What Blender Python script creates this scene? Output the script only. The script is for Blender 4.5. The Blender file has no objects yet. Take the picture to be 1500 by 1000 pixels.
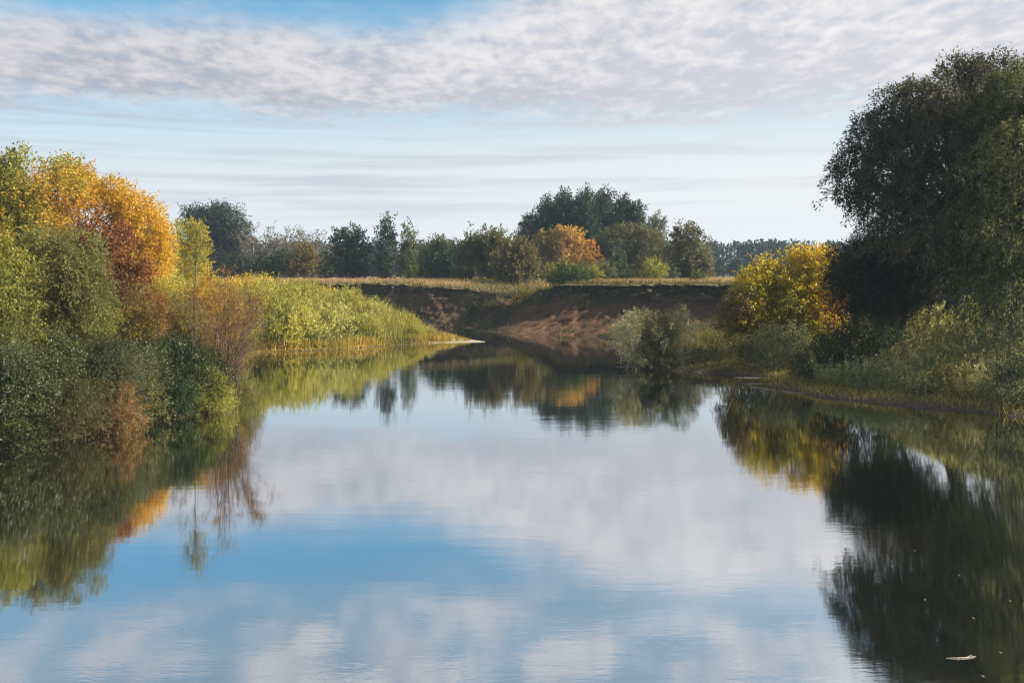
import bpy, math, random
import numpy as np
from math import radians as R

# ------------------------------------------------------------------ camera, sky, sun, exposure
sc = bpy.context.scene
COL = sc.collection
F = 1458.0            # focal length in photo pixels (photo 1500 x 1000)
CAMZ = 8.0            # eye on a bridge, 8 m above the water
HOR = 400.0           # photo row of the horizon
cam_d = bpy.data.cameras.new('camera'); cam = bpy.data.objects.new('camera', cam_d); COL.objects.link(cam)
cam.location = (0, 0, CAMZ); cam.rotation_euler = (R(90), 0, 0)
cam_d.sensor_width = 36; cam_d.lens = 36*F/1500
cam_d.shift_y = -(500-HOR)/1500
cam_d.clip_start = 0.1; cam_d.clip_end = 6000
sc.camera = cam

SUN_EL, SUN_AZ = 28.0, 94.0      # azimuth from the view axis towards the right
su = bpy.data.lights.new('sun', 'SUN'); su.energy = 5.0; su.angle = R(0.5); su.color = (1.0, 0.90, 0.74)
so = bpy.data.objects.new('sun', su); COL.objects.link(so)
so.rotation_euler = (R(90-SUN_EL), 0, R(180-SUN_AZ))

sc.view_settings.view_transform = 'Standard'; sc.view_settings.look = 'None'
sc.view_settings.gamma = 1; sc.view_settings.exposure = 1.3
sc.cycles.pixel_filter_type = 'BLACKMAN_HARRIS'; sc.cycles.filter_width = 1.2
sc.cycles.use_denoising = True
sc.cycles.max_bounces = 7; sc.cycles.diffuse_bounces = 3; sc.cycles.glossy_bounces = 3
sc.cycles.transmission_bounces = 4; sc.cycles.volume_bounces = 0; sc.cycles.transparent_max_bounces = 8

class NT:
    """small helper for node graphs"""
    def __init__(s, tree): s.t = tree; tree.nodes.clear()
    def n(s, typ, **kw):
        nd = s.t.nodes.new(typ)
        for k, v in kw.items(): setattr(nd, k, v)
        return nd
    def set(s, sock, v):
        if isinstance(v, bpy.types.NodeSocket): s.t.links.new(v, sock)
        elif v is not None: sock.default_value = v
    def m(s, op, a, b=None, c=None, clamp=False):
        nd = s.n('ShaderNodeMath', operation=op, use_clamp=clamp)
        for i, v in enumerate((a, b, c)): s.set(nd.inputs[i], v)
        return nd.outputs[0]
    def vm(s, op, a, b=None):
        nd = s.n('ShaderNodeVectorMath', operation=op); s.set(nd.inputs[0], a); s.set(nd.inputs[1], b)
        return nd.outputs[0]
    def ss(s, x, a, b, lo=0.0, hi=1.0):
        nd = s.n('ShaderNodeMapRange', interpolation_type='SMOOTHSTEP'); s.set(nd.inputs[0], x)
        s.set(nd.inputs[1], a); s.set(nd.inputs[2], b); s.set(nd.inputs[3], lo); s.set(nd.inputs[4], hi)
        return nd.outputs[0]
    def noise(s, vec, scale, detail=3, rough=0.5, dist=0.0):
        nd = s.n('ShaderNodeTexNoise'); s.set(nd.inputs['Vector'], vec); s.set(nd.inputs['Scale'], scale)
        s.set(nd.inputs['Detail'], detail); s.set(nd.inputs['Roughness'], rough); s.set(nd.inputs['Distortion'], dist)
        return nd.outputs[0]
    def mix(s, f, a, b):
        nd = s.n('ShaderNodeMix', data_type='RGBA'); s.set(nd.inputs[0], f)
        for sock, v in ((nd.inputs[6], a), (nd.inputs[7], b)):
            s.set(sock, (*v, 1) if isinstance(v, tuple) and len(v) == 3 else v)
        return nd.outputs[2]
    def xyz(s, x, y, z):
        nd = s.n('ShaderNodeCombineXYZ')
        for i, v in enumerate((x, y, z)): s.set(nd.inputs[i], v)
        return nd.outputs[0]

SKY = 0.062
w = bpy.data.worlds.new('World'); sc.world = w; w.use_nodes = True
g = NT(w.node_tree)
sky = g.n('ShaderNodeTexSky', sky_type='NISHITA', sun_disc=False)
sky.sun_elevation = R(SUN_EL); sky.sun_rotation = R(SUN_AZ); sky.air_density = 1.0; sky.dust_density = 0.6; sky.ozone_density = 2.0
tc = g.n('ShaderNodeTexCoord')
sep = g.n('ShaderNodeSeparateXYZ'); g.set(sep.inputs[0], tc.outputs['Generated'])
dx, dy, dz = sep.outputs
hz = g.m('SQRT', g.m('ADD', g.m('MULTIPLY', dx, dx), g.m('MULTIPLY', dy, dy)))
el = g.m('DIVIDE', dz, g.m('MAXIMUM', hz, 0.02))               # tangent of the elevation
az = g.m('ARCTAN2', dx, dy)
zz = g.m('ADD', g.m('MAXIMUM', dz, 0.0), 0.07)
pl = g.xyz(g.m('DIVIDE', dx, zz), g.m('DIVIDE', dy, zz), 0.0)   # a flat cloud layer overhead
warp = g.m('SUBTRACT', g.noise(pl, 1.3, 3), 0.5)
warp2 = g.m('SUBTRACT', g.noise(pl, 5.0, 4, 0.6), 0.5)
elw = g.m('ADD', el, g.m('ADD', g.m('MULTIPLY', warp, 0.055), g.m('MULTIPLY', warp2, 0.045)))
# main altocumulus band
top = g.ss(az, -0.12, 0.12, 0.243, 0.315)
band = g.m('MULTIPLY', g.ss(elw, 0.138, 0.178),
           g.m('SUBTRACT', 1.0, g.ss(g.m('SUBTRACT', elw, top), -0.035, 0.035)))
cells = g.noise(g.vm('MULTIPLY', pl, (1.75, 0.9, 1.0)), 8.6, 6, 0.56, 0.15)
cells2 = g.noise(g.vm('ADD', pl, (3.1, 1.7, 0)), 3.2, 3, 0.5)
dens = g.m('MULTIPLY', band, g.ss(g.m('ADD', g.m('MULTIPLY', cells, 0.55), g.m('MULTIPLY', cells2, 0.45)), 0.30, 0.50, 0.78, 1.0))
# patches higher than the frame (seen in the water)
hi_m = g.m('MULTIPLY', g.ss(elw, 0.285, 0.36), g.ss(g.noise(g.vm('ADD', pl, (7.7, 0.3, 0)), 4.2, 5, 0.58), 0.40, 0.60, 0.16, 0.9))
dens = g.m('MAXIMUM', dens, hi_m)
# thin streaks low in the sky
st = g.noise(g.xyz(g.m('MULTIPLY', az, 3.6), g.m('MULTIPLY', el, 72.0), 4.4), 1.0, 4, 0.5, 0.4)
streak = g.m('MULTIPLY', g.m('MULTIPLY', g.ss(st, 0.44, 0.74), 0.8), g.m('MULTIPLY', g.ss(el, 0.035, 0.08), g.m('SUBTRACT', 1.0, g.ss(el, 0.145, 0.17))))
# colours (radiance / SKY)
def rad(c): return tuple(v/0.1 for v in c)
right = g.ss(az, -0.45, 0.35)
haze_c = g.mix(right, rad((0.50, 0.535, 0.565)), rad((0.57, 0.582, 0.592)))
hz_f = g.m('ADD', g.m('SUBTRACT', 1.0, g.m('MULTIPLY', g.ss(el, 0.06, 0.275), 0.97)), g.m('MULTIPLY', right, 0.06), clamp=True)
upb = g.ss(el, 0.25, 0.36)
blue = g.vm('MULTIPLY', sky.outputs[0], g.xyz(g.m('ADD', 0.50, g.m('MULTIPLY', upb, 0.38)), g.m('ADD', 1.0, g.m('MULTIPLY', upb, 0.10)), g.m('ADD', 1.10, g.m('MULTIPLY', upb, -0.12))))
base = g.mix(hz_f, blue, haze_c)
base = g.mix(streak, base, g.mix(right, rad((0.33, 0.375, 0.44)), rad((0.46, 0.48, 0.51))))
shade = g.ss(g.m('ADD', g.m('MULTIPLY', cells, 0.5), g.m('ADD', g.m('MULTIPLY', cells2, 0.5), g.ss(g.m('SUBTRACT', elw, top), -0.13, -0.02, -0.07, 0.05))), 0.36, 0.66)
c_dark = g.mix(right, rad((0.27, 0.28, 0.335)), rad((0.43, 0.43, 0.465)))
c_lite = g.mix(right, rad((0.475, 0.465, 0.48)), rad((0.60, 0.588, 0.59)))
cl = g.mix(shade, c_dark, c_lite)
fin = g.mix(dens, base, cl)
bg = g.n('ShaderNodeBackground'); g.set(bg.inputs[0], fin); bg.inputs[1].default_value = SKY
ow = g.n('ShaderNodeOutputWorld'); g.set(ow.inputs[0], bg.outputs[0])

# ------------------------------------------------------------------ helpers
def vnoise(p, seed=0):
    p = np.asarray(p, dtype=np.float64)
    i = np.floor(p).astype(np.int64); f = p - i; f = f*f*(3-2*f)
    def h(a, b, c):
        x = (a*374761393 + b*668265263 + c*974634749 + seed*1442695041) & 0xffffffff
        x = ((x ^ (x >> 13))*1274126177) & 0xffffffff
        x = ((x ^ (x >> 16))*2246822519) & 0xffffffff
        return (x ^ (x >> 15))/4294967295.0
    r = 0
    for a in (0, 1):
        for b in (0, 1):
            for c in (0, 1):
                wt = (f[:, 0] if a else 1-f[:, 0])*(f[:, 1] if b else 1-f[:, 1])*(f[:, 2] if c else 1-f[:, 2])
                r = r + wt*h(i[:, 0]+a, i[:, 1]+b, i[:, 2]+c)
    return r
def fbm(p, seed=0, oct=4):
    p = np.asarray(p, dtype=np.float64)
    s = 0; a = 0.5; t = 0
    for k in range(oct):
        s = s + a*vnoise(p*(2.03**k) + 17.3*k, seed+k); t += a; a *= 0.5
    return s/t
def sstep(x, a, b):
    t = np.clip((x-a)/(b-a), 0, 1); return t*t*(3-2*t)
def unit(v): return v/np.maximum(np.linalg.norm(v, axis=-1, keepdims=True), 1e-9)

def quad_mesh(name, V, Q, mat, col=None, smooth=False):
    me = bpy.data.meshes.new(name)
    V = np.ascontiguousarray(V, dtype=np.float32); Q = np.ascontiguousarray(Q, dtype=np.int32)
    me.vertices.add(len(V)); me.vertices.foreach_set('co', V.ravel())
    me.loops.add(Q.size); me.loops.foreach_set('vertex_index', Q.ravel())
    me.polygons.add(len(Q)); me.polygons.foreach_set('loop_start', np.arange(0, Q.size, 4, dtype=np.int32))
    me.polygons.foreach_set('use_smooth', np.full(len(Q), smooth, dtype=bool))
    if col is not None:
        at = me.attributes.new('leaf_colour', 'FLOAT_COLOR', 'FACE')
        c4 = np.ones((len(Q), 4), dtype=np.float32); c4[:, :3] = col
        at.data.foreach_set('color', c4.ravel())
    me.materials.append(mat)
    me.update(calc_edges=True)
    return me
def link(name, me, parent=None, loc=None):
    o = bpy.data.objects.new(name, me); COL.objects.link(o)
    if parent is not None: o.parent = parent
    if loc is not None: o.location = loc
    return o
def tag(o, label, cat, group=None, kind=None):
    if label: o['label'] = label
    if cat: o['category'] = cat
    if group: o['group'] = group
    if kind: o['kind'] = kind
    return o
def empty(name, loc, label, cat, group=None, rz=0):
    o = bpy.data.objects.new(name, None); COL.objects.link(o); o.location = loc; o.rotation_euler = (0, 0, rz)
    o.empty_display_size = 0.5
    return tag(o, label, cat, group)
def dup(root, loc, rz=0, label=None, group=None, s=1.0):
    r = root.copy(); COL.objects.link(r); r.location = loc; r.rotation_euler = (0, 0, rz)
    r.scale = (s, s, s) if not isinstance(s, tuple) else s
    if label: r['label'] = label
    if group: r['group'] = group
    for ch in root.children:
        c = ch.copy(); COL.objects.link(c); c.parent = r
    return r

# ------------------------------------------------------------------ materials
def mat(name):
    m = bpy.data.materials.new(name); m.use_nodes = True
    gg = NT(m.node_tree); out = gg.n('ShaderNodeOutputMaterial')
    return m, gg, out
def foliage_mat(name, trans=0.42, rough=0.55, spec=0.25):
    m, gg, out = mat(name)
    a = gg.n('ShaderNodeAttribute', attribute_name='leaf_colour')
    p = gg.n('ShaderNodeBsdfPrincipled'); gg.set(p.inputs['Base Color'], a.outputs['Color'])
    p.inputs['Roughness'].default_value = rough; p.inputs['Specular IOR Level'].default_value = spec
    t = gg.n('ShaderNodeBsdfTranslucent'); gg.set(t.inputs[0], gg.vm('MULTIPLY', a.outputs['Color'], (1.35, 1.25, 0.8)))
    mx = gg.n('ShaderNodeMixShader'); mx.inputs[0].default_value = trans
    gg.set(mx.inputs[1], p.outputs[0]); gg.set(mx.inputs[2], t.outputs[0]); gg.set(out.inputs[0], mx.outputs[0])
    return m
LEAF = foliage_mat('leaf')
GLOSSY_LEAF = foliage_mat('glossy_leaf', 0.30, 0.45, 0.35)
GRASS = foliage_mat('grass_blade', 0.32, 0.6, 0.2)
def bark_mat(name, a, b, sc_=6.0):
    m, gg, out = mat(name)
    t = gg.n('ShaderNodeTexCoord'); v = gg.vm('MULTIPLY', t.outputs['Object'], (1, 1, 0.25))
    n_ = gg.noise(v, sc_, 5, 0.6)
    p = gg.n('ShaderNodeBsdfPrincipled'); gg.set(p.inputs['Base Color'], gg.mix(gg.ss(n_, 0.35, 0.65), a, b))
    p.inputs['Roughness'].default_value = 0.9
    bp = gg.n('ShaderNodeBump'); bp.inputs['Strength'].default_value = 0.6; gg.set(bp.inputs['Height'], n_); gg.set(p.inputs['Normal'], bp.outputs[0])
    gg.set(out.inputs[0], p.outputs[0]); return m
BARK = bark_mat('dark_bark', (0.028, 0.022, 0.016), (0.075, 0.06, 0.045))
BARK_PALE = bark_mat('pale_bark', (0.16, 0.145, 0.125), (0.36, 0.34, 0.31), 3.0)
BARK_BROWN = bark_mat('twig_bark', (0.040, 0.022, 0.015), (0.095, 0.052, 0.032))

# ------------------------------------------------------------------ terrain functions
WATER = np.array([(-34, -80), (-30, 0), (-25, 30), (-23.6, 45.5), (-20.9, 48.4), (-20.0, 54), (-17.0, 57.2), (-17.2, 61), (-22, 70), (-27, 84), (-28, 95),
    (-25, 100.5), (-19, 103), (-14.8, 108), (-8.6, 113.6), (-2.6, 115.6), (-4.5, 119.5), (-9.4, 124), (-30, 130), (-60, 134), (-150, 120), (-150, 150),
    (-90, 148), (-40, 150), (-20, 149), (-10, 146.5), (-5, 142), (-5.6, 137), (-2.7, 132.5), (4.4, 128.2), (10.5, 126.5), (12.5, 118), (14, 105), (13.6, 95),
    (9.8, 87), (10.6, 83.6), (14.3, 80.6), (20, 76.9), (18.6, 69), (19.8, 64.2), (22.9, 60.8), (26, 58), (28.3, 55), (32, 50), (34, 40), (35, 20), (37, -80)], float)
def water_dist(X, Y):
    """distance to the shore, positive on land"""
    best = np.full(X.shape, 1e9); inside = np.zeros(X.shape, bool)
    n = len(WATER)
    for k in range(n):
        a = WATER[k]; b = WATER[(k+1) % n]; e = b-a
        t = np.clip(((X-a[0])*e[0] + (Y-a[1])*e[1])/(e@e), 0, 1)
        best = np.minimum(best, np.hypot(X-a[0]-t*e[0], Y-a[1]-t*e[1]))
        c = ((a[1] > Y) != (b[1] > Y))
        if a[1] != b[1]: inside ^= c & (X < (b[0]-a[0])*(Y-a[1])/(b[1]-a[1]) + a[0])
    return np.where(inside, -best, best)
# stations of the far bluff: foot x, y and rim x, y
ST = np.array([(-150, 149, -150, 158), (-90, 147.6, -90, 156), (-40, 149.6, -40, 157), (-22, 148.6, -22.5, 155.6), (-10, 146, -11, 153.6), (-5.5, 143.6, -3, 152.4),
    (-4.6, 141.6, 3.2, 155.0), (-5.2, 138.6, 6.6, 147.5), (-5.6, 136.6, 8.0, 141), (-2.9, 132.1, 10.2, 138), (4.4, 127.8, 14, 136), (10.5, 126.1, 20, 134), (16, 124, 25, 132), (22, 119, 30, 129),
    (30, 112, 36, 122), (40, 108, 44, 116), (62, 104, 64, 112), (120, 100, 120, 108)], float)
def plateau(X, Y):
    z = 6.45 + 0.25*(fbm(np.stack([X*0.02, Y*0.02, X*0], -1).reshape(-1, 3), 5, 3).reshape(X.shape)-0.5)
    z = z - 1.45*np.exp(-(((X-1.5)/7.5)**2 + ((Y-152)/9.0)**2)) - 0.5*np.exp(-(((X+10)/9)**2 + ((Y-152)/9)**2))
    return z
def ground_z(X, Y):
    X = np.atleast_1d(np.asarray(X, float)); Y = np.atleast_1d(np.asarray(Y, float))
    d = water_dist(X, Y)
    n1 = fbm(np.stack([X*0.22, Y*0.22, X*0+3], -1).reshape(-1, 3), 11, 4).reshape(X.shape)-0.5
    rimy = np.interp(X, ST[:, 2], ST[:, 3])
    # left near bank and left point
    zl = 0.2*sstep(d, 0, 1) + 2.6*sstep(d, 0.5, 10) + 0.05*np.clip(d, 0, 60)
    zp = 0.12*sstep(d, 0, 1.2) + 2.9*sstep(d, 1.5, 11)
    left = zl*(1-sstep(Y, 74, 96)) + zp*sstep(Y, 74, 96)
    zr = 0.28*sstep(d, 0, 0.8) + 4.6*sstep(d, 1.6, 15.5) + 0.03*np.clip(d, 0, 40)
    zq = 0.35*sstep(d, 0, 0.7) + 0.95*sstep(d, 0.6, 5) + 2.0*sstep(d, 8, 24)
    right = zr*(1-sstep(Y, 74, 86)) + zq*sstep(Y, 74, 86)
    near = np.where(X < 0, left, right) + n1*0.7*sstep(d, 0.5, 4)
    low = np.where(Y > 126, -0.6 + 0*X, near)
    far = plateau(X, Y)
    z = np.where(Y > rimy + 1.2, far, low)
    # let the right bank's back country join the plateau
    z = np.where(d <= 0, -0.25 - 1.6*sstep(-d, 0, 6), z)
    return z
def gz(x, y): return float(ground_z(x, y)[0])
def at(px, Y): return (px-750)/F*Y
def pz(py, Y): return CAMZ - (py-HOR)/F*Y

def spaced(lo, hi, fine_lo, fine_hi, step, grow=1.16):
    a = list(np.arange(fine_lo, fine_hi+1e-6, step)); s = step; x = a[-1]
    while x < hi: s *= grow; x += s; a.append(min(x, hi))
    s = step; x = a[0]; b = []
    while x > lo: s *= grow; x -= s; b.append(max(x, lo))
    return np.array(b[::-1] + a)
gx = spaced(-1500, 1500, -62, 62, 0.6); gy = spaced(-80, 1500, 26, 160, 0.6)
GX, GY = np.meshgrid(gx, gy)
GZ = ground_z(GX.ravel(), GY.ravel())
nx, ny = len(gx), len(gy)
def grid_quads(nx, ny):
    i = np.arange(nx*ny).reshape(ny, nx)
    return np.stack([i[:-1, :-1].ravel(), i[:-1, 1:].ravel(), i[1:, 1:].ravel(), i[1:, :-1].ravel()], -1)

m, gg, out = mat('ground_soil')
gt = gg.n('ShaderNodeNewGeometry'); sp = gg.n('ShaderNodeSeparateXYZ'); gg.set(sp.inputs[0], gt.outputs['Position'])
P_ = gt.outputs['Position']
n1 = gg.noise(P_, 0.35, 5, 0.6); n2 = gg.noise(P_, 2.2, 5, 0.65); n3 = gg.noise(P_, 0.06, 3)
dry = gg.mix(n2, (0.16, 0.11, 0.055), (0.30, 0.215, 0.125))
grn = gg.mix(n2, (0.035, 0.048, 0.014), (0.10, 0.105, 0.035))
far_f = gg.m('MULTIPLY', gg.ss(sp.outputs[1], 120.0, 135.0), gg.ss(n3, 0.30, 0.55))
c = gg.mix(far_f, gg.mix(gg.ss(n1, 0.45, 0.65), grn, gg.mix(n2, (0.08, 0.062, 0.03), (0.15, 0.115, 0.05))), dry)
mud = gg.mix(n2, (0.055, 0.042, 0.028), (0.14, 0.105, 0.07))
mudf = gg.m('SUBTRACT', 1.0, gg.ss(gg.m('ADD', sp.outputs[2], gg.m('MULTIPLY', gg.m('SUBTRACT', n1, 0.5), 0.5)), 0.12, 0.42))
c = gg.mix(mudf, c, mud)
# pale sand of the spit at the tip of the left point
sand_d = gg.n('ShaderNodeVectorMath', operation='DISTANCE'); gg.set(sand_d.inputs[0], gg.vm('MULTIPLY', P_, (1, 1.0, 0))); sand_d.inputs[1].default_value = (-3.5, 116.5, 0)
c = gg.mix(gg.m('MULTIPLY', gg.m('SUBTRACT', 1.0, gg.ss(sand_d.outputs['Value'], 4.0, 9.0)), 0.9), c, gg.mix(n2, (0.24, 0.20, 0.15), (0.42, 0.37, 0.29)))
p = gg.n('ShaderNodeBsdfPrincipled'); gg.set(p.inputs['Base Color'], c); p.inputs['Roughness'].default_value = 0.95; p.inputs['Specular IOR Level'].default_value = 0.1
bp = gg.n('ShaderNodeBump'); bp.inputs['Strength'].default_value = 0.5; bp.inputs['Distance'].default_value = 0.2; gg.set(bp.inputs['Height'], n2); gg.set(p.inputs['Normal'], bp.outputs[0])
gg.set(out.inputs[0], p.outputs[0]); SOIL = m
o = link('ground', quad_mesh('ground', np.stack([GX.ravel(), GY.ravel(), GZ], -1), grid_quads(nx, ny), SOIL, smooth=True)); o['kind'] = 'structure'

# far bluff: a ribbon from its foot in the water up the scree and the scarp to the turf lip
m, gg, out = mat('bluff_earth')
gt = gg.n('ShaderNodeNewGeometry'); P_ = gt.outputs['Position']
sp = gg.n('ShaderNodeSeparateXYZ'); gg.set(sp.inputs[0], P_)
nrm = gg.n('ShaderNodeSeparateXYZ'); gg.set(nrm.inputs[0], gt.outputs['Normal'])
n1 = gg.noise(P_, 0.32, 5, 0.6); n2 = gg.noise(gg.vm('MULTIPLY', P_, (1.0, 1.0, 2.2)), 1.1, 6, 0.68); n3 = gg.noise(gg.vm('ADD', P_, (40, 3, 9)), 0.25, 4, 0.6)
n4 = gg.noise(gg.vm('MULTIPLY', P_, (0.25, 0.25, 3.2)), 1.0, 5, 0.6)
earth = gg.mix(gg.ss(n2, 0.32, 0.68), (0.042, 0.026, 0.016), (0.112, 0.066, 0.038))
earth = gg.mix(gg.m('MULTIPLY', gg.ss(n4, 0.5, 0.7), 0.5), earth, (0.06, 0.04, 0.03))
weedy = gg.mix(n2, (0.016, 0.017, 0.008), (0.040, 0.038, 0.016))
wf = gg.ss(gg.m('ADD', n3, gg.m('MULTIPLY', n1, 0.5)), 0.66, 0.86)
c = gg.mix(gg.m('MULTIPLY', wf, 0.85), earth, weedy)
redm = gg.m('MULTIPLY', gg.m('MULTIPLY', gg.ss(sp.outputs[0], -4.0, 3.0), gg.m('SUBTRACT', 1.0, gg.ss(sp.outputs[2], 2.6, 4.6))), gg.ss(n3, 0.36, 0.58))
c = gg.mix(gg.m('MULTIPLY', redm, 0.75), c, gg.mix(gg.ss(n2, 0.32, 0.68), (0.085, 0.043, 0.026), (0.185, 0.095, 0.058)))
rim_dark = gg.ss(gg.m('ADD', sp.outputs[2], gg.m('MULTIPLY', gg.m('SUBTRACT', n1, 0.5), 1.2)), 4.7, 5.2)
c = gg.mix(gg.m('MULTIPLY', rim_dark, 0.75), c, (0.022, 0.016, 0.012))  # face turns much darker in a ragged band below the rim
turf = gg.mix(n2, (0.07, 0.065, 0.025), (0.20, 0.15, 0.075))
c = gg.mix(gg.ss(gg.m('MULTIPLY', nrm.outputs[2], gg.ss(sp.outputs[2], 4.2, 5.2)), 0.6, 0.8), c, turf)
p = gg.n('ShaderNodeBsdfPrincipled'); gg.set(p.inputs['Base Color'], c); p.inputs['Roughness'].default_value = 0.95; p.inputs['Specular IOR Level'].default_value = 0.1
bp = gg.n('ShaderNodeBump'); bp.inputs['Strength'].default_value = 0.7; bp.inputs['Distance'].default_value = 0.35; gg.set(bp.inputs['Height'], n2); gg.set(p.inputs['Normal'], bp.outputs[0])
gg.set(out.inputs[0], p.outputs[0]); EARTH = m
sl = np.concatenate([[0], np.cumsum(np.hypot(np.diff(ST[:, 0]+ST[:, 2]), np.diff(ST[:, 1]+ST[:, 3]))/2)])
us = np.arange(0, sl[-1], 0.24)
S4 = np.stack([np.interp(us, sl, ST[:, k]) for k in range(4)], -1)
ker = np.hanning(15); ker /= ker.sum()
for k in range(4): S4[:, k] = np.convolve(np.pad(S4[:, k], 7, mode='edge'), ker, mode='valid')
prof = np.array([(-.06, -.12), (0, 0), (.1, .04), (.22, .10), (.38, .19), (.52, .29), (.64, .40), (.72, .50), (.785, .61), (.835, .73), (.865, .83), (.885, .90), (.895, .935), (.865, .952), (.862, .972), (.90, .992), (1.0, 1.0), (1.12, 1.0), (1.3, 1.0), (1.7, 1.0), (1.75, .96)])
pt = np.linspace(0, 1, len(prof)); pv = np.linspace(0, 1, 84)
ph = np.interp(pv, pt, prof[:, 0]); pzv = np.interp(pv, pt, prof[:, 1])
U = len(us); Vn = len(pv)
rimz = plateau(S4[:, 2], S4[:, 3]) + 0.04
BX = S4[:, None, 0]+(S4[:, 2]-S4[:, 0])[:, None]*ph; BY = S4[:, None, 1]+(S4[:, 3]-S4[:, 1])[:, None]*ph
foot = np.where(S4[:, 0] > 11, 0.35, -0.35)
# the gully and ridge slope is smoother, no overhang there
gul = np.exp(-((S4[:, 0]+5)/1.2)**2)*(S4[:, 1] > 137)
pzs = np.interp(ph, [-.06, 0, .3, .6, .9, 1, 2], [-.1, 0, .22, .56, .93, 1, 1])
PZ = pzv[None]*(1-gul[:, None]) + pzs[None]*gul[:, None]
BZ = foot[:, None] + (rimz-foot)[:, None]*PZ
q = np.stack([BX, BY, BZ], -1).reshape(-1, 3)
amp = (np.clip(np.minimum(ph/0.15, (1.05-ph)/0.1), 0, 1)[None]*np.ones((U, 1))).ravel()
f1 = fbm(q*np.array([.35, .35, .5]), 21, 5)-.5; f2 = fbm(q*np.array([1.3, 1.3, 1.3]), 31, 4)-.5; f3 = fbm(q*np.array([.16, .16, .05]), 41, 3)-.5
f4 = fbm(q*np.array([3.1, 3.1, 4.0]), 61, 3)-.5
q[:, 1] -= amp*(f1*1.5 + f2*1.0 + f3*2.6 + f4*.55); q[:, 2] += amp*(f1*0.5+f2*0.4+f4*.3)
rimm = (np.clip(1-np.abs(ph-0.93)/0.12, 0, 1)[None]*np.ones((U, 1))).ravel()
q[:, 1] -= rimm*(fbm(q*np.array([.9, .3, 0]), 51, 4)-.5)*1.6
ii = np.arange(U*Vn).reshape(U, Vn)
Q = np.stack([ii[:-1, :-1].ravel(), ii[1:, :-1].ravel(), ii[1:, 1:].ravel(), ii[:-1, 1:].ravel()], -1)
BLUFF_Q = q.reshape(U, Vn, 3)
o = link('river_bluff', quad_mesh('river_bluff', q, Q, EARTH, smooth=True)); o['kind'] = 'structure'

# water
m, gg, out = mat('river_water')
gt = gg.n('ShaderNodeNewGeometry'); P_ = gt.outputs['Position']
wv1 = gg.noise(gg.vm('MULTIPLY', P_, (0.55, 1.5, 1)), 1.1, 4, 0.55, 0.3)
wv2 = gg.noise(gg.vm('MULTIPLY', P_, (0.4, 1.0, 1)), 0.16, 3, 0.5)
wv3 = gg.noise(gg.vm('MULTIPLY', P_, (0.6, 1.8, 1)), 5.0, 3, 0.55)
calm = gg.ss(gg.noise(gg.vm('MULTIPLY', P_, (0.25, 1.0, 1)), 0.09, 3, 0.5), 0.40, 0.62, 0.45, 1.0)
b1 = gg.n('ShaderNodeBump'); b1.inputs['Distance'].default_value = 1.0
gg.set(b1.inputs['Strength'], 1.0)
h = gg.m('MULTIPLY', gg.m('ADD', gg.m('ADD', gg.m('MULTIPLY', wv1, 0.0031), gg.m('MULTIPLY', wv2, 0.012)), gg.m('MULTIPLY', wv3, 0.0010)), calm)
gg.set(b1.inputs['Height'], h)
gl = gg.n('ShaderNodeBsdfGlossy'); gl.inputs['Roughness'].default_value = 0.022; gl.inputs[0].default_value = (0.93, 0.95, 0.97, 1); gg.set(gl.inputs['Normal'], b1.outputs[0])
df = gg.n('ShaderNodeBsdfDiffuse'); gg.set(df.inputs[0], (0.012, 0.013, 0.006, 1))
fr = gg.n('ShaderNodeFresnel'); fr.inputs['IOR'].default_value = 4.0; gg.set(fr.inputs['Normal'], b1.outputs[0])
refl = gg.m('ADD', gg.m('MULTIPLY', fr.outputs[0], 0.30), 0.685, clamp=True)
mx = gg.n('ShaderNodeMixShader'); gg.set(mx.inputs[0], refl); gg.set(mx.inputs[1], df.outputs[0]); gg.set(mx.inputs[2], gl.outputs[0])
gg.set(out.inputs[0], mx.outputs[0]); WMAT = m
wx, wy = np.meshgrid(np.array([-170., 60.]), np.array([-79., 158.]))
o = link('river_water', quad_mesh('river_water', np.stack([wx.ravel(), wy.ravel(), 0*wx.ravel()], -1), grid_quads(2, 2), WMAT)); o['kind'] = 'structure'

# ------------------------------------------------------------------ plant builders
def pal_col(pal, v):
    pal = np.array(pal, float); k = len(pal)-1
    v = np.clip(v, 0, 1)*k; i = np.minimum(v.astype(int), k-1) if k else np.zeros(len(v), int)
    if k == 0: return np.repeat(pal[:1], len(v), 0)
    f = (v-i)[:, None]; return pal[i]*(1-f) + pal[i+1]*f

def sprig_leaves(rng, B, A, L, S, m, ll, lw, droop, pal, pv, outdir=None, outw=0.7, jit=0.16, lum=0.22):
    n = len(B); idx = np.repeat(np.arange(n), m); N = len(idx)
    t = rng.random(N)**0.75
    Lt = L[idx]
    pos = B[idx] + A[idx]*(Lt*t)[:, None]; pos[:, 2] -= droop*Lt*t*t
    pos += rng.normal(0, 1, (N, 3))*(S[idx]*(1-.6*t))[:, None]
    d = A[idx]*0.7 + rng.normal(0, .55, (N, 3)); d[:, 2] -= droop*t*1.3; d = unit(d)
    nm = rng.normal(0, .6, (N, 3)); nm[:, 2] += .35
    if outdir is not None: nm += outdir[idx]*outw
    nm = nm - d*(nm*d).sum(1)[:, None]; nm = unit(nm); wv = np.cross(d, nm)
    s = rng.uniform(.6, 1.35, N)[:, None]
    V = np.stack([pos, pos+d*ll*.45*s+wv*lw*.5*s, pos+d*ll*s, pos+d*ll*.45*s-wv*lw*.5*s], 1).reshape(-1, 3)
    c = pal_col(pal, pv[idx] + rng.normal(0, jit, N))*np.exp(rng.normal(0, lum, N))[:, None]
    return V, c

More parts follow.
